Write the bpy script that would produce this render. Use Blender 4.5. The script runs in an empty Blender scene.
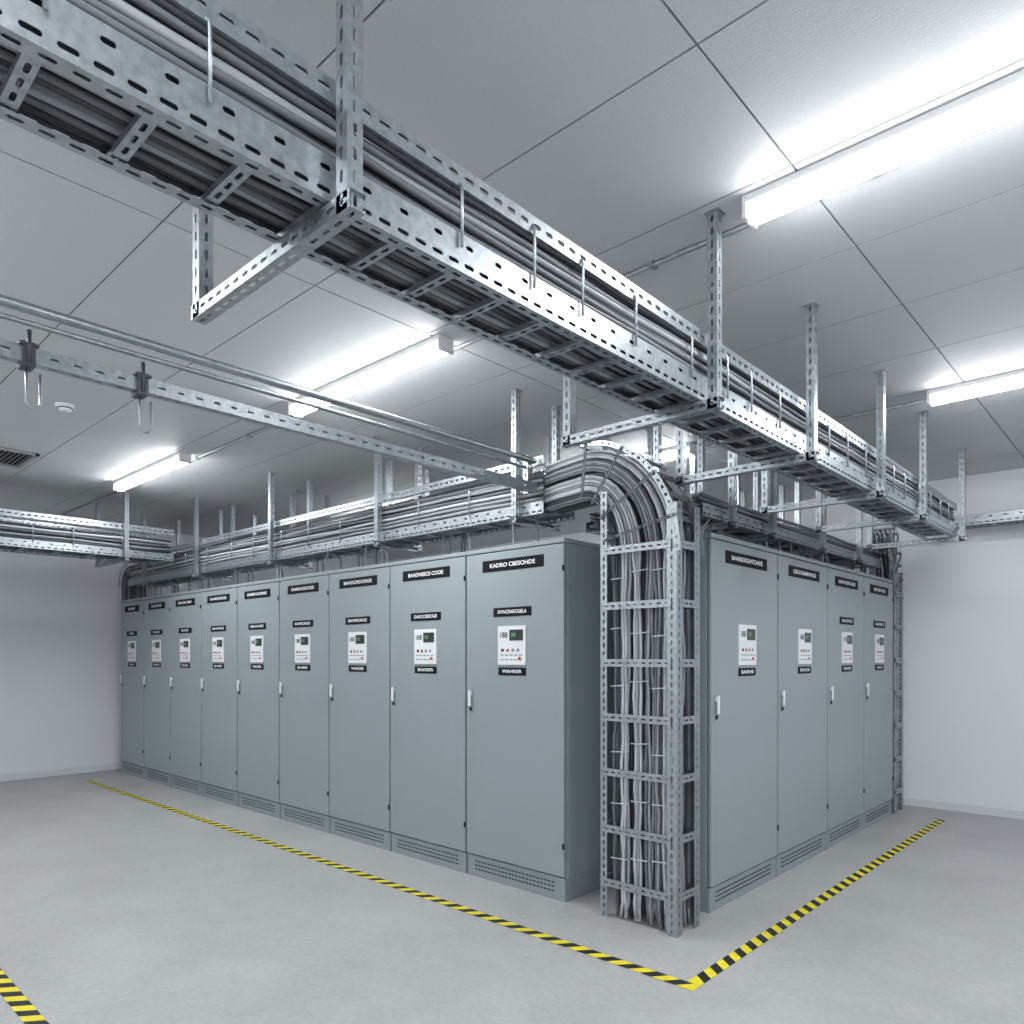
import bpy, math, random
from mathutils import Vector, Matrix
random.seed(7)
S=bpy.context.scene
COL=S.collection
H=3.2
S.view_settings.view_transform='Standard'

# ---------------------------------------------------------------- materials
def mat(name, col, rough=.5, metal=0., emit=None, es=0., noise=0., nscale=8., bump=0., bscale=60., spec=.5):
    m=bpy.data.materials.new(name); m.use_nodes=True
    nt=m.node_tree; b=nt.nodes['Principled BSDF']
    b.inputs['Base Color'].default_value=(*col,1)
    b.inputs['Roughness'].default_value=rough
    b.inputs['Metallic'].default_value=metal
    b.inputs['Specular IOR Level'].default_value=spec
    if emit:
        b.inputs['Emission Color'].default_value=(*emit,1); b.inputs['Emission Strength'].default_value=es
    tc=nt.nodes.new('ShaderNodeTexCoord')
    if noise>0:
        n=nt.nodes.new('ShaderNodeTexNoise'); n.inputs['Scale'].default_value=nscale; n.inputs['Detail'].default_value=6
        nt.links.new(tc.outputs['Object'],n.inputs['Vector'])
        r=nt.nodes.new('ShaderNodeMapRange')
        r.inputs[1].default_value=.3; r.inputs[2].default_value=.7
        r.inputs[3].default_value=1-noise; r.inputs[4].default_value=1+noise
        nt.links.new(n.outputs['Fac'],r.inputs[0])
        mx=nt.nodes.new('ShaderNodeVectorMath'); mx.operation='SCALE'
        mx.inputs[0].default_value=col
        nt.links.new(r.outputs[0],mx.inputs['Scale'])
        nt.links.new(mx.outputs[0],b.inputs['Base Color'])
    if bump>0:
        n2=nt.nodes.new('ShaderNodeTexNoise'); n2.inputs['Scale'].default_value=bscale; n2.inputs['Detail'].default_value=4
        nt.links.new(tc.outputs['Object'],n2.inputs['Vector'])
        bp=nt.nodes.new('ShaderNodeBump'); bp.inputs['Strength'].default_value=bump; bp.inputs['Distance'].default_value=.01
        nt.links.new(n2.outputs['Fac'],bp.inputs['Height']); nt.links.new(bp.outputs[0],b.inputs['Normal'])
    return m
M_GALV=mat('galvanised_steel',(.40,.435,.46),.38,.88,noise=.18,nscale=45,bump=.05,bscale=90)
M_CAB=mat('cabinet_paint',(.275,.318,.330),.40,0,noise=.03,nscale=1.5,bump=.04,bscale=220)
M_CABD=mat('cabinet_plinth_paint',(.25,.29,.305),.45)
M_SEAM=mat('dark_seam',(.02,.022,.025),.8)
M_BLACK=mat('black_label',(.008,.009,.011),.6,spec=.15)
M_WHITE=mat('white_plastic',(.78,.79,.8),.4)
M_TEXT=mat('label_white_text',(.9,.9,.9),.5)
M_DTEXT=mat('label_dark_text',(.03,.03,.03),.5)
M_LCD=mat('lcd_glass',(.03,.045,.038),.3)
M_LCDG=mat('lcd_green',(.12,.24,.12),.3)
M_RED=mat('red_button',(.5,.06,.06),.4)
M_GREEN=mat('green_button',(.2,.3,.22),.4)
M_BLUE=mat('blue_button',(.2,.25,.33),.4)
M_C1=mat('cable_grey_light',(.29,.31,.325),.5)
M_C2=mat('cable_grey_mid',(.13,.143,.155),.5)
M_C3=mat('cable_grey_dark',(.045,.05,.057),.45)
M_C4=mat('cable_white',(.5,.52,.54),.5)
M_TIE=mat('cable_tie_black',(.02,.02,.02),.5)
M_YEL=mat('tape_yellow',(.80,.68,.03),.5,noise=.08,nscale=20)
M_TBLK=mat('tape_black',(.012,.012,.014),.5)
M_LAMP=mat('lamp_diffuser',(.9,.9,.9),.4,emit=(.95,.98,1.),es=68.)
M_LSIDE=mat('lamp_diffuser_side',(.9,.9,.9),.4,emit=(.95,.98,1.),es=13.)
M_HOUS=mat('lamp_housing',(.72,.73,.74),.4)
M_CLAMP=mat('clamp_dark_steel',(.10,.11,.12),.4,.7)
M_CABLES=[M_C1,M_C2,M_C3,M_C4,M_TIE]

def wall_mat():
    return mat('wall_paint',(.76,.77,.80),.75,0,noise=.015,nscale=1.0,bump=.05,bscale=150)
def floor_mat():
    m=bpy.data.materials.new('concrete_floor'); m.use_nodes=True
    nt=m.node_tree; b=nt.nodes['Principled BSDF']
    tc=nt.nodes.new('ShaderNodeTexCoord')
    n=nt.nodes.new('ShaderNodeTexNoise'); n.inputs['Scale'].default_value=1.3; n.inputs['Detail'].default_value=10; n.inputs['Roughness'].default_value=.7
    n2=nt.nodes.new('ShaderNodeTexNoise'); n2.inputs['Scale'].default_value=32; n2.inputs['Detail'].default_value=8; n2.inputs['Roughness'].default_value=.72
    nt.links.new(tc.outputs['Object'],n.inputs['Vector']); nt.links.new(tc.outputs['Object'],n2.inputs['Vector'])
    mx=nt.nodes.new('ShaderNodeMix'); mx.data_type='FLOAT'; mx.inputs[0].default_value=.45
    nt.links.new(n.outputs['Fac'],mx.inputs[2]); nt.links.new(n2.outputs['Fac'],mx.inputs[3])
    cr=nt.nodes.new('ShaderNodeValToRGB')
    cr.color_ramp.elements[0].position=.33; cr.color_ramp.elements[0].color=(.335,.338,.338,1)
    cr.color_ramp.elements[1].position=.66; cr.color_ramp.elements[1].color=(.49,.494,.492,1)
    nt.links.new(mx.outputs[0],cr.inputs[0]); nt.links.new(cr.outputs[0],b.inputs['Base Color'])
    b.inputs['Roughness'].default_value=.46
    bp=nt.nodes.new('ShaderNodeBump'); bp.inputs['Strength'].default_value=.12; bp.inputs['Distance'].default_value=.01
    nt.links.new(n2.outputs['Fac'],bp.inputs['Height']); nt.links.new(bp.outputs[0],b.inputs['Normal'])
    return m
def ceil_mat():
    return mat('ceiling_panel',(.60,.615,.625),.6,noise=.03,nscale=120,bump=.12,bscale=110)

# ---------------------------------------------------------------- mesh builder
class MB:
    def __init__(s): s.v=[];s.f=[];s.m=[];s.sm=[]
    def add(s,vs,fs,mi=0,smooth=False):
        o=len(s.v); s.v+= [tuple(p) for p in vs]
        for f in fs: s.f.append(tuple(i+o for i in f)); s.m.append(mi); s.sm.append(smooth)
    def box(s,a,b,mi=0):
        x0,y0,z0=a;x1,y1,z1=b
        s.add([(x0,y0,z0),(x1,y0,z0),(x1,y1,z0),(x0,y1,z0),(x0,y0,z1),(x1,y0,z1),(x1,y1,z1),(x0,y1,z1)],
          [(0,3,2,1),(4,5,6,7),(0,1,5,4),(1,2,6,5),(2,3,7,6),(3,0,4,7)],mi)
    def plate(s,O,U,V,L,W,sl=.028,sw=.010,pitch=.05,mi=0,holes=True):
        O=Vector(O);U=Vector(U);V=Vector(V)
        if not holes:
            s.add([O,O+U*L,O+U*L+V*W,O+V*W],[(0,1,2,3)],mi);return
        n=max(1,round(L/pitch)); c=L/n; A=c/2;B=W/2
        a=min(sl/2,A*.85); b=min(sw/2,B*.8); e=b*.6; p=a-e;q=b-e
        for i in range(n):
            C=O+U*(c*(i+.5))+V*B
            pts=[(-A,-B),(A,-B),(A,B),(-A,B),(a,-q),(a,q),(p,b),(-p,b),(-a,q),(-a,-q),(-p,-b),(p,-b)]
            vs=[C+U*x+V*y for x,y in pts]
            s.add(vs,[(1,2,5,4),(2,6,5),(2,3,7,6),(3,8,7),(3,0,9,8),(0,10,9),(0,1,11,10),(1,4,11)],mi)
    def strut(s,p0,p1,face,w=.041,d=.041,pitch=.05,mi=0,flholes=True,t=0.0025):
        p0=Vector(p0);p1=Vector(p1);U=(p1-p0);L=U.length;U.normalize();F=Vector(face).normalized();V=U.cross(F).normalized()
        s.plate(p0+F*d/2-V*w/2,U,V,L,w,pitch=pitch,mi=mi)
        s.plate(p0+F*(d/2-t)-V*w/2,U,V,L,w,pitch=pitch,mi=mi)
        s.plate(p0+F*d/2-V*w/2,U,-F,L,d,pitch=pitch,mi=mi,holes=flholes,sw=.009)
        s.plate(p0+F*d/2+V*w/2,U,-F,L,d,pitch=pitch,mi=mi,holes=flholes,sw=.009)
        s.plate(p0-F*d/2-V*w/2,U,V,L,w*.24,mi=mi,holes=False)
        s.plate(p0-F*d/2+V*w/2,U,-V,L,w*.24,mi=mi,holes=False)
    def tube(s,path,r,n=6,mi=0,cap=True):
        P=[Vector(p) for p in path]; N=len(P); vs=[];fs=[]
        T=(P[1]-P[0]).normalized()
        ref=Vector((0,0,1)) if abs(T.z)<.9 else Vector((1,0,0))
        X=T.cross(ref).normalized()
        for i in range(N):
            if i==0:T=(P[1]-P[0])
            elif i==N-1:T=P[-1]-P[-2]
            else:T=P[i+1]-P[i-1]
            T.normalize(); X=(X-T*X.dot(T)).normalized(); Y=T.cross(X)
            for k in range(n):
                a=2*math.pi*k/n; vs.append(P[i]+X*(r*math.cos(a))+Y*(r*math.sin(a)))
        for i in range(N-1):
            for k in range(n):
                fs.append((i*n+k,i*n+(k+1)%n,(i+1)*n+(k+1)%n,(i+1)*n+k))
        if cap: fs.append(tuple(range(n-1,-1,-1))); fs.append(tuple((N-1)*n+k for k in range(n)))
        s.add(vs,fs,mi,True)
    def obj(s,name,mats,parent=None,bevel=0,loc=None):
        me=bpy.data.meshes.new(name); me.from_pydata(s.v,[],s.f); me.update()
        for m in mats: me.materials.append(m)
        me.polygons.foreach_set('material_index',s.m); me.polygons.foreach_set('use_smooth',s.sm)
        o=bpy.data.objects.new(name,me); COL.objects.link(o)
        if parent: o.parent=parent
        if loc: o.location=loc
        if bevel:
            b=o.modifiers.new('bevel','BEVEL'); b.width=bevel; b.segments=2; b.limit_method='ANGLE'
        return o
def empty(name,loc=(0,0,0),rz=0):
    e=bpy.data.objects.new(name,None); COL.objects.link(e); e.location=loc; e.rotation_euler=(0,0,rz); e.empty_display_size=.1
    return e

# ---------------------------------------------------------------- room
XL,XR,YF,YB=-10.3,3.6,-3.6,8.0
b=MB(); b.box((XL-.2,YF-.2,-.1),(XR+.2,YB+.2,0)); b.obj('floor',[floor_mat()])
WM=wall_mat()
for nm,a,c in (('wall_left',(XL-.15,YF-.15,0),(XL,YB+.15,H+.1)),('wall_right',(XR,YF-.15,0),(XR+.15,YB+.15,H+.1)),
               ('wall_back',(XL,YB,0),(XR,YB+.15,H+.1)),('wall_front',(XL,YF-.15,0),(XR,YF,H+.1))):
    b=MB(); b.box(a,c); b.obj(nm,[WM])
BM=mat('baseboard_paint',(.66,.68,.71),.5)
for nm,a,c in (('baseboard_left',(XL,YF,0),(XL+.015,YB,.08)),('baseboard_back',(XL+.015,YB-.015,0),(XR,YB,.08)),
               ('baseboard_right',(XR-.015,YF,0),(XR,YB-.015,.08)),('baseboard_front',(XL+.015,YF,0),(XR-.015,YF+.015,.08))):
    b=MB(); b.box(a,c); b.obj(nm,[BM],bevel=.003)
b=MB(); b.box((XL-.15,YF-.15,H+.02),(XR+.15,YB+.15,H+.15),1)
xs=[-1.0+1.95*k for k in range(-5,4)]; xs=[XL]+[x for x in xs if XL+.1<x<XR-.1]+[XR]
ys=[1.17+.68*k for k in range(-8,12)]; ys=[YF]+[y for y in ys if YF+.1<y<YB-.1]+[YB]
g=.0035
for i in range(len(xs)-1):
    for j in range(len(ys)-1):
        b.box((xs[i]+g,ys[j]+g,H),(xs[i+1]-g,ys[j+1]-g,H+.021),0)
b.obj('ceiling',[ceil_mat(),M_SEAM])

# ---------------------------------------------------------------- lamps
def lamp(x0,y,L=1.52):
    e=empty('ceiling_strip_light',(x0,y,H))
    b=MB(); b.box((0,-.05,-.03),(L,.05,0)); b.box((-.006,-.052,-.085),(.012,.052,0)); b.box((L-.012,-.052,-.085),(L+.006,.052,0))
    b.obj('housing',[M_HOUS],e,bevel=.004)
    b=MB(); vs=[]
    prof=[(-.046,-.03),(-.046,-.062),(-.036,-.08),(-.018,-.087),(.018,-.087),(.036,-.08),(.046,-.062),(.046,-.03)]
    for X in (.012,L-.012):
        for p in prof: vs.append((X,p[0],p[1]))
    for k in range(7): b.add([vs[k],vs[k+1],vs[8+k+1],vs[8+k]],[(0,1,2,3)],1 if k in (0,6) else 0)
    b.obj('diffuser',[M_LAMP,M_LSIDE],e)
for y in (-2.75,-.08,2.62,5.3):
    for x in (-7.68,-4.42,-1.2,2.0):
        lamp(x,y)
for y in (2.7,5.38):
    b=MB(); b.tube([(XL+.02,y+.04,H-.012),(XR-.02,y+.04,H-.012)],.011,8)
    x=XL+.5
    while x<XR: b.box((x,y+.02,H-.026),(x+.02,y+.06,H)); x+=.9
    b.obj('electrical_conduit',[M_GALV])
b=MB()
def disc(b,r0,r1,z0,z1,n=28,mi=0):
    vs=[];
    for r,z in ((r0,z0),(r1,z1)):
        for k in range(n): a=2*math.pi*k/n; vs.append((r*math.cos(a),r*math.sin(a),z))
    fs=[(k,(k+1)%n,n+(k+1)%n,n+k) for k in range(n)]+[tuple(range(n)),tuple(range(n,2*n))]
    b.add(vs,fs,mi)
disc(b,.06,.055,0,-.02); disc(b,.045,.03,-.02,-.045); disc(b,.046,.046,-.022,-.026,mi=1)
b.obj('smoke_detector',[M_WHITE,M_SEAM],loc=(-5.6,1.57,H))
b=MB(); x0,x1,y0,y1=-.3,.3,-.3,.3
for a,c in (((x0,y0,-.02),(x1,y0+.03,0)),((x0,y1-.03,-.02),(x1,y1,0)),((x0,y0,-.02),(x0+.03,y1,0)),((x1-.03,y0,-.02),(x1,y1,0))): b.box(a,c)
b.box((x0,y0,-.003),(x1,y1,0),1)
k=y0+.05
while k<y1-.04:
    b.add([(x0,k,-.016),(x1,k,-.016),(x1,k+.022,-.004),(x0,k+.022,-.004)],[(0,1,2,3)]); k+=.035
b.obj('ceiling_air_vent',[mat('vent_grey',(.3,.31,.32),.5),M_SEAM],loc=(-7.4,1.5,H))

# ---------------------------------------------------------------- cabinets
def text(s,size,loc,m,parent,name,width=None,bold=.012):
    c=bpy.data.curves.new(name,'FONT'); c.body=s; c.size=size; c.align_x='CENTER'; c.align_y='CENTER'; c.offset=size*bold
    o=bpy.data.objects.new(name,c); COL.objects.link(o); o.parent=parent; o.location=loc; o.rotation_euler=(math.pi/2,0,0)
    c.materials.append(m)
    if width:
        bpy.context.view_layer.update()
        if o.dimensions.x>0: o.scale.x=min(1.9,width/o.dimensions.x)
    return o
def cabinet(loc,w,rz,top,mid,bot,hasmid=True,d=.7):
    e=empty('electrical_cabinet',loc,rz)
    b=MB(); b.box((.004,.03,.14),(w-.004,d,2.172)); b.box((0,.0,2.172),(w,d+.003,2.2)); b.obj('body',[M_CAB],e,bevel=.004)
    b=MB(); b.box((.006,.012,0),(w-.006,d-.01,.14),0)
    n=int((w-.16)/.03)
    for r in range(3):
        for i in range(n):
            x=.08+i*(w-.16)/n; b.box((x,.010,.048+r*.026),(x+.020,.013,.056+r*.026),1)
    b.obj('plinth',[M_CABD,M_SEAM],e)
    b=MB(); b.box((.02,.022,.16),(w-.02,.031,2.16)); b.obj('door_gasket',[M_SEAM],e)
    b=MB(); b.box((.006,0,.15),(w-.006,.024,2.166)); b.obj('door',[M_CAB],e,bevel=.005)
    b=MB()
    for z in (.32,2.0): b.box((w-.012,-.008,z),(w-.001,.0,z+.035),0)
    b.obj('hinges',[M_BLACK],e)
    b=MB(); hx=.055; hz=1.13
    b.box((hx-.015,-.005,hz-.02),(hx+.015,0,hz+.13),0)
    b.obj('handle_plate',[M_CABD],e,bevel=.003)
    b=MB(); b.box((hx-.011,-.024,hz+.02),(hx+.011,-.014,hz+.125),0); b.box((hx-.009,-.02,hz+.09),(hx+.009,-.004,hz+.12),0); b.box((hx-.008,-.014,hz-.012),(hx+.008,-.005,hz+.012),1)
    b.obj('handle',[M_WHITE,M_BLACK],e,bevel=.003)
    cx=w*.5; lw=w*.62
    b=MB(); b.box((cx-lw/2,-.003,2.04),(cx+lw/2,0,2.115)); 
    if hasmid: b.box((cx-.165,-.003,1.742),(cx+.165,0,1.8))
    b.box((cx-.12,-.003,1.362),(cx+.12,0,1.412))
    b.obj('label_plates',[M_BLACK],e)
    text(top,.037,(cx,-.0045,2.077),M_TEXT,e,'label_text_top',lw*.74,.02)
    if hasmid: text(mid,.032,(cx,-.0045,1.771),M_TEXT,e,'label_text_middle',.25,.02)
    text(bot,.03,(cx,-.0045,1.387),M_TEXT,e,'label_text_bottom',.17,.02)
    b=MB(); z0,z1=1.43,1.68
    b.box((cx-.12,-.008,z0),(cx+.12,0,z1),0)
    b.box((cx-.015,-.011,z1-.095),(cx+.10,-.008,z1-.025),1)
    b.box((cx+.0,-.0125,z1-.07),(cx+.04,-.011,z1-.045),2)
    for i,m in enumerate((1,3,4,5)):
        x=cx-.085+i*.045
        b.box((x,-.012,z0+.085),(x+.018,-.008,z0+.103),m)
    for j in range(2):
        for i in range(5): b.box((cx-.095+i*.04,-.0095,z0+.03+j*.03),(cx-.095+i*.04+.026,-.008,z0+.035+j*.03),1)
    b.box((cx+.06,-.011,z0+.03),(cx+.08,-.008,z0+.05),3)
    b.obj('control_panel',[M_WHITE,M_LCD,M_LCDG,M_RED,M_GREEN,M_BLUE],e)
    text('188',.05,(cx-.07,-.0095,z1-.06),M_DTEXT,e,'panel_text')
xsL=[-2.723,-3.583,-4.418,-5.240,-6.045,-6.845,-7.645,-8.43,-9.20,-9.955]
topsL=['KADRO CBESOHDE','BAADNEECE COOE','BAHOCROORGE','SAMEAGROGE','BAMENOORNE','SAMRORGE','BAOROME','BAOODE','BAORE']
midL=['SWNCRAROGBLA','DAROCBESOGE','BAWRORGE','SAWRORGE','SBAAOGE','BAWROE','SAORE','BAORE','SAOE']
botL=['WAHRIER','BAKRER','WAHOER','SAHBER','WAHER','BAHER','SAHOR','WAHOE','BAHE']
for i in range(9):
    cabinet((xsL[i+1],3.42,0),xsL[i]-xsL[i+1]-.003,0,topsL[i],midL[i],botL[i])
ysR=[3.845,4.79,5.72,6.585,7.437]
topsR=['BAARBOSOHTCHIVE','GEDOEMERRGE','SAHOEROGE','BAOROGE']
for i in range(4):
    cabinet((-1.99,ysR[i],0),ysR[i+1]-ysR[i]-.003,math.pi/2,topsR[i],'SAIOROS',['BAIRHE','BAHOE','SAHOE','BAOE'][i],hasmid=(i>=2),d=.66)

# ---------------------------------------------------------------- cable trays
def wav(n,amp):
    out=[0.]; 
    for i in range(n): out.append(out[-1]*.7+random.uniform(-amp,amp))
    return out
def fill_cables(b,f,s0,s1,t0,t1,z0,z1,nt,nz,r,weights,step=.28,amp=.006,n=6):
    N=max(3,int((s1-s0)/step))
    for i in range(nt):
        for j in range(nz):
            tt=t0+(t1-t0)*(i+.5)/nt+random.uniform(-.005,.005); zz=z0+(z1-z0)*(j+.5)/nz+random.uniform(-.005,.005)
            a=wav(N,amp); c=wav(N,amp)
            path=[f(s0+(s1-s0)*k/N,tt+a[k],zz+c[k]) for k in range(N+1)]
            b.tube(path,r*random.uniform(.75,1.1),n,random.choices(range(4),weights)[0])
def tray(name,axis,s0,s1,t0,t1,z0,rail_h=.1,upz=None,uph=.05,upsides=(1,),rung=.19,hang=(),ht=None,cab=(9,7,.2),r=.0115,weights=(4,5,3,.5),hooks=0,hookside=1,hangface=None):
    e=empty(name)
    f=(lambda s,t,z:Vector((t,s,z))) if axis=='Y' else (lambda s,t,z:Vector((s,t,z)))
    U=f(1,0,0);T=f(0,1,0);Z=Vector((0,0,1)); L=s1-s0
    b=MB()
    for t,sg in ((t0,1),(t1,-1)):
        for off in (0,.0025):
            if rail_h>.07:
                b.plate(f(s0,t+sg*off,z0),U,Z,L,rail_h*.42,sl=.034,sw=.011,pitch=.055)
                b.plate(f(s0,t+sg*off,z0+rail_h*.42),U,Z,L,rail_h*.58,sl=.026,sw=.012,pitch=.11)
            else:
                b.plate(f(s0,t+sg*off,z0),U,Z,L,rail_h,sl=.03,sw=.012,pitch=.052)
        b.plate(f(s0,t,z0),U,T*sg,L,.038,sl=.028,sw=.01,pitch=.052)
        b.plate(f(s0,t,z0+rail_h),U,T*sg,L,.014,holes=False)
    if upz:
        for k in upsides:
            t=(t0,t1)[k]; sg=(1,-1)[k]
            b.plate(f(s0,t,upz),U,Z,L,uph,sl=.032,sw=.014,pitch=.055)
            b.plate(f(s0,t+sg*.0025,upz),U,Z,L,uph,sl=.032,sw=.014,pitch=.055)
            b.plate(f(s0,t,upz),U,T*sg,L,.03,sl=.028,sw=.01,pitch=.055)
            b.plate(f(s0,t,upz+uph),U,T*sg,L,.03,sl=.028,sw=.01,pitch=.055)
    b.obj('side_rails',[M_GALV],e)
    b=MB(); s=s0+.1
    while s<s1-.05:
        b.strut(f(s,t0+.004,z0+.012),f(s,t1-.004,z0+.012),(0,0,-1),w=.03,d=.016,pitch=.045,flholes=False); s+=rung
    b.obj('rungs',[M_GALV],e)
    if hang:
        b=MB()
        h0,h1=ht
        for s in hang:
            for t in (h0,h1):
                b.strut(f(s,t,z0-.045),f(s,t,H-.001),hangface or f(-1 if axis=='Y' else 0,0 if axis=='Y' else -1,0),pitch=.05)
                p=f(s,t,0); b.box((p.x-.03,p.y-.03,H-.005),(p.x+.03,p.y+.03,H))
            b.strut(f(s,h0-.03,z0-.025),f(s,h1+.03,z0-.025),f(-1,0,0),pitch=.05)
        b.obj('trapeze_hangers',[M_GALV],e)
    if cab:
        b=MB(); fill_cables(b,f,s0+.02,s1-.02,t0+.012,t1-.012,z0+.03,z0+.03+cab[2],cab[0],cab[1],r,weights)
        b.obj('cables',M_CABLES,e)
    if hooks:
        b=MB(); s=s0+.3
        t=(t0,t1)[hookside]; sg=(1,-1)[hookside]; top=z0+.02+cab[2]
        while s<s1-.2:
            ds=random.uniform(-.05,.05); tp=top-random.uniform(0,.03)
            b.tube([f(s+ds,t-sg*.008,z0+.06),f(s+ds,t-sg*.008,tp),f(s+ds,t-sg*.002,tp+.015),f(s+ds,t+sg*.012,tp+.023),f(s+ds,t+sg*.03,tp+.018),f(s+ds,t+sg*.035,tp-.02)],.0045,6)
            s+=hooks
        b.obj('retaining_hooks',[M_GALV],e)
    return e
tray('overhead_cable_tray','Y',-3.55,6.98,-1.62,-1.38,2.485,rail_h=.1,upz=2.705,uph=.055,upsides=(1,),hang=(-1.8,-.45,.92,2.6,3.605,4.72,5.7,6.93),ht=(-2.045,-1.33),cab=(11,8,.21),weights=(2,5,6,.5),hooks=.3,r=.0105)
T2=tray('overhead_cable_tray','X',-9.95,-2.96,3.5,3.82,2.39,rail_h=.08,upz=2.70,uph=.055,upsides=(0,1),hang=(-3.16,-4.62,-6.26,-7.86,-9.3),ht=(3.46,3.87),cab=(10,8,.24),weights=(5,4,3,2),hooks=.5,hookside=0,rung=.3)
tray('overhead_cable_tray','X',-9.95,-2.9,3.98,4.3,2.68,rail_h=.075,hang=(-3.6,-5.1,-6.7,-8.3),ht=(3.94,4.36),cab=(9,4,.13),weights=(5,4,2,2),rung=.3)
tray('overhead_cable_tray','Y',-3.55,3.3,-8.55,-8.05,2.52,rail_h=.075,upz=2.80,uph=.06,upsides=(0,1),hang=(-1.6,.1,1.3,2.8),ht=(-8.83,-8.0),cab=(12,7,.2),weights=(6,3,2,3),hooks=.4,rung=.3)
T4=tray('overhead_cable_tray','Y',3.92,7.42,-2.5,-2.08,2.32,rail_h=.075,hang=(4.2,4.8,5.73,6.6),ht=(-2.56,-2.03),cab=(11,4,.12),weights=(5,4,2,2),rung=.3)
tray('overhead_cable_tray','Y',4.4,7.9,-3.3,-3.0,2.42,rail_h=.075,hang=(4.75,5.4,6.2,7.2),ht=(-3.36,-2.95),cab=(8,4,.12),weights=(5,4,2,2),rung=.3)
tray('overhead_cable_tray','X',-1.62,3.55,7.55,7.8,2.66,rail_h=.09,hang=(.3,2.1),ht=(7.5,7.86),cab=(7,3,.08),weights=(5,4,2,2),rung=.3)

# left end of the row tray: cables bend down between the row end and the wall
b=MB()
for i in range(8):
    for j in range(4):
        y=3.53+i*.035; rr=.10+.045*j
        b.tube([(-9.93,y,2.40+rr)]+[(-9.98-(rr)*math.sin(a*math.pi/16),y,2.40+rr*math.cos(a*math.pi/16)) for a in range(9)]+[(-9.98-rr,y,2.1),(-9.98-rr,y,.1)],.010,6,random.choice((0,1,1,2)))
for y in (3.5,3.82):
    for k in range(10):
        a0=k*math.pi/20;a1=(k+1)*math.pi/20
        q=[Vector((-9.98-r_*math.sin(a),y,2.40+r_*math.cos(a))) for r_,a in ((.255,a0),(.255,a1),(.30,a1),(.30,a0))]
        c=sum(q,Vector())/4
        b.add(q+[c+(p-c)*.4 for p in q],[(0,1,5,4),(1,2,6,5),(2,3,7,6),(3,0,4,7)],5)
b.obj('cable_bend',M_CABLES+[M_GALV],T2)

# suspended rails pair
e=empty('suspended_strut_rail')
b=MB(); b.strut((-3.0,-3.58,2.545),(-3.0,3.46,2.545),(1,0,0),w=.056,d=.045,pitch=.075)
b.tube([(-3.0,-3.58,2.715),(-3.0,3.46,2.715)],.019,10); b.tube([(-3.06,-3.58,2.685),(-3.06,3.46,2.685)],.011,8)
b.obj('rails',[M_GALV],e)
b=MB()
for y in (-3.0,-1.2,3.44): b.strut((-3.04,y,2.51),(-3.04,y,H-.003 if y<3 else 2.75),(0,-1,0))
b.obj('rail_posts',[M_GALV],e)
for y in (.72,1.10):
    b=MB()
    b.box((-3.035,y-.02,2.50),(-2.965,y+.02,2.585),1); b.tube([(-2.965,y,2.51),(-2.965,y,2.625)],.008,6,1); b.box((-3.04,y-.03,2.571),(-2.96,y+.03,2.58),1)
    b.tube([(-3.0,y,2.515),(-3.0,y,2.38),(-3.0,y+.012,2.365),(-3.0,y+.03,2.365),(-3.0,y+.042,2.38),(-3.0,y+.042,2.49)],.0045,6)
    b.obj('clamp_with_hook',[M_GALV,M_CLAMP],e)

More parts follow.
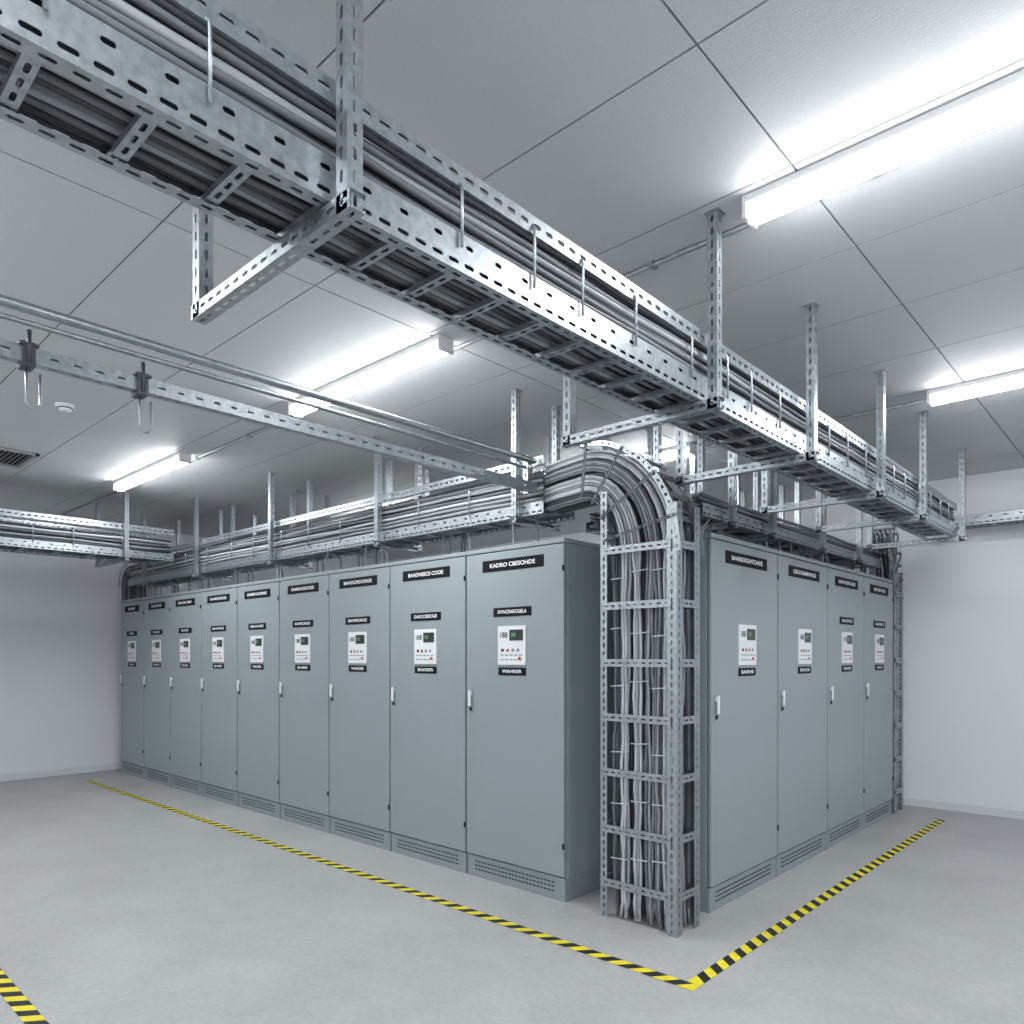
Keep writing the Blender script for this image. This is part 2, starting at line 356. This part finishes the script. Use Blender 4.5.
# ---------------------------------------------------------------- vertical cable ladders with arch
def ladder(loc,rz,W=.47,D=.2,ztop=2.30,arch_len=.5,groups=3,xs=-.14):
    e=empty('vertical_cable_ladder',loc,rz)
    b=MB()
    def ang(x,y,sx,sy,w=.045,z1=ztop):
        for o in (0,.0025):
            b.plate((x,y+sy*o,0),(0,0,1),(sx,0,0),z1,w,sl=.026,sw=.011,pitch=.045)
            b.plate((x+sx*o,y,0),(0,0,1),(0,sy,0),z1,w,sl=.026,sw=.011,pitch=.045)
    ang(0,0,1,1,.045,2.42); ang(W,0,-1,1,.06); ang(0,D,1,-1,.045,2.42); ang(W,D,-1,-1,.06)
    b.obj('corner_posts',[M_GALV],e)
    b=MB()
    for z in (.205,.51,.83,1.14,1.447,1.767,2.08):
        for y,F in ((-.003,-1),(D+.003,1)):
            b.strut((.02,y,z),(W-.03,y,z),(0,F,0),w=.042,d=.012,pitch=.05,flholes=False)
        for x,F in ((W-.004,1),(.004,-1)):
            b.strut((x,.03,z+.0),(x,D-.03,z+.0),(F,0,0),w=.042,d=.012,pitch=.05,flholes=False)
    b.obj('rungs',[M_GALV],e)
    b=MB()
    def arcpt(t,u,y):
        zi=2.41+.28*t; xo=.05+(W-.09)*t; zl=2.04
        a=u*math.pi/2
        return Vector((xs+(xo-xs)*math.sin(a),y,zl+(zi-zl)*math.cos(a)))
    K=22
    for y in (-.004,D+.004):
        for t0,t1 in ((1.06,1.16),):
            for k in range(K):
                A=arcpt(t0,k/K,y);B=arcpt(t0,(k+1)/K,y);C=arcpt(t1,(k+1)/K,y);Dd=arcpt(t1,k/K,y)
                c=(A+B+C+Dd)/4; inner=[c+(p-c)*.38 for p in (A,B,C,Dd)]
                b.add([A,B,C,Dd]+inner,[(0,1,5,4),(1,2,6,5),(2,3,7,6),(3,0,4,7)])
    for k in range(0,K+1,3):
        A=arcpt(1.08,k/K,0); N=arcpt(1.12,k/K,0)
        b.strut((A.x,-.0,A.z),(A.x,D,A.z),(N-A),w=.03,d=.012,pitch=.045,flholes=False)
    for u in (.04,.3,.56,.82):
        A=arcpt(-.02,u,-.006);B=arcpt(1.14,u,-.006)
        b.strut(A,B,(0,-1,0),w=.016,d=.008,pitch=.045,flholes=False,mi=1)
    b.obj('arch_rails',[M_GALV,M_C2],e)
    b=MB()
    nx=6*groups; ny=5; gw=(W-.09)/groups
    for i in range(nx):
        gi=i//6
        t=(i+.5)/nx
        for j in range(ny):
            if random.random()<.06: continue
            tt=t+random.uniform(-.014,.014)
            y=.02+(D-.04)*(j+.5)/ny+random.uniform(-.005,.005)
            gc=.05+gw*(gi+.5); 
            path=[]
            A0=arcpt(tt,0,y)
            if arch_len>.1:
                path.append(Vector((-arch_len-.03,y+.1,A0.z)))
                path.append(Vector((-arch_len+.12,y+.05,A0.z)))
            for k in range(0,11): path.append(arcpt(tt,k/10,y))
            P=path[-1]; z=P.z-.12; ph=random.uniform(0,6)
            tx=gc+(P.x-gc)*.78
            kk=0
            while z>.06:
                kk+=1; bl=min(1,kk/2)
                path.append(Vector((P.x+(tx-P.x)*bl+random.uniform(-.007,.007)+.004*math.sin(z*4+ph),P.y+random.uniform(-.004,.004),z))); z-=.13
            path.append(Vector((tx+random.uniform(-.025,.025),P.y,.012)))
            b.tube(path,random.uniform(.0078,.0102),6,random.choices(range(4),(6,3,2.5,3))[0])
    b.obj('cables',M_CABLES,e)
    b=MB()
    for z in (.36,.68,.98,1.3,1.6,1.92):
        for g_ in range(groups):
            gc=.05+gw*(g_+.5); hw=gw*.42; zz=z+random.uniform(-.05,.05)
            b.tube([(gc-hw,.03,zz),(gc-hw+.006,.008,zz),(gc+hw-.006,.006,zz+.006),(gc+hw,.03,zz+.006)],.0035,6,3)
    b.obj('cable_ties',M_CABLES,e)
    return e
ladder((-2.44,3.39,0),0,W=.49,D=.25)
ladder((-1.99,7.47,0),math.pi/2,W=.3,D=.22,groups=2,arch_len=.04,xs=-.04)

# drops from trays to cabinets
b=MB()
for i in range(9):
    xc=(xsL[i]+xsL[i+1])/2
    for k in range(6):
        x=xc+random.uniform(-.22,.22); y=random.uniform(3.56,3.72); x2=x+random.uniform(-.10,.10)
        if x>-3.1: continue
        b.tube([(x-.15,y,2.46),(x-.06,y,2.45),(x,y+.01,2.41),(x2,y+.03,2.33),(x2,y+.03,2.202)],.008,6,random.choice((0,1,1,3)))
b.obj('cable_drops',M_CABLES,T2)
b=MB()
for i in range(4):
    yc=(ysR[i]+ysR[i+1])/2
    for k in range(8):
        y=yc+random.uniform(-.3,.3); x=random.uniform(-2.3,-2.15); y2=y+random.uniform(-.1,.1)
        b.tube([(x,y-.12,2.42),(x,y-.04,2.4),(x,y,2.35),(x,y2,2.28),(x,y2,2.202)],.008,6,random.choice((0,1,2,3)))
b.obj('cable_drops',M_CABLES,T4)

# ---------------------------------------------------------------- floor marking tape
def tape(name,segs,w=.068,pitch=.125):
    b=MB()
    for (x0,y0,x1,y1) in segs:
        P=Vector((x0,y0,.0)); D=Vector((x1-x0,y1-y0,0)); L=D.length; D.normalize(); N=Vector((-D.y,D.x,0)); h=.002
        n=int(L/(pitch/2)); c=L/n; sk=w*.8
        for k in range(n):
            a=k*c;bb=a+c
            s0=max(0,a-sk/2) if k else 0; s1=max(0,a+sk/2) if k else 0
            e0=bb-sk/2 if k<n-1 else L; e1=bb+sk/2 if k<n-1 else L
            b.add([P+D*s0-N*w/2+Vector((0,0,h)),P+D*e0-N*w/2+Vector((0,0,h)),P+D*e1+N*w/2+Vector((0,0,h)),P+D*s1+N*w/2+Vector((0,0,h))],[(0,1,2,3)],k%2)
    b.obj(name,[M_YEL,M_TBLK])
tape('floor_marking_tape',[(-1.588,2.935,-9.6,2.935),(-1.622,2.97,-1.60,7.48)])
tape('floor_marking_tape',[(-9.9,.85,-1.6,.85)])

# ---------------------------------------------------------------- camera
cam=bpy.data.cameras.new('camera'); co=bpy.data.objects.new('camera',cam); COL.objects.link(co)
co.location=(0,0,1.48); co.rotation_euler=(math.pi/2,0,math.radians(42.7))
cam.lens=25.5; cam.sensor_width=36; cam.shift_y=.1416; cam.clip_start=.02
S.camera=co
w=bpy.data.worlds.new('world'); S.world=w; w.use_nodes=True
w.node_tree.nodes['Background'].inputs[0].default_value=(.8,.85,.9,1); w.node_tree.nodes['Background'].inputs[1].default_value=.05
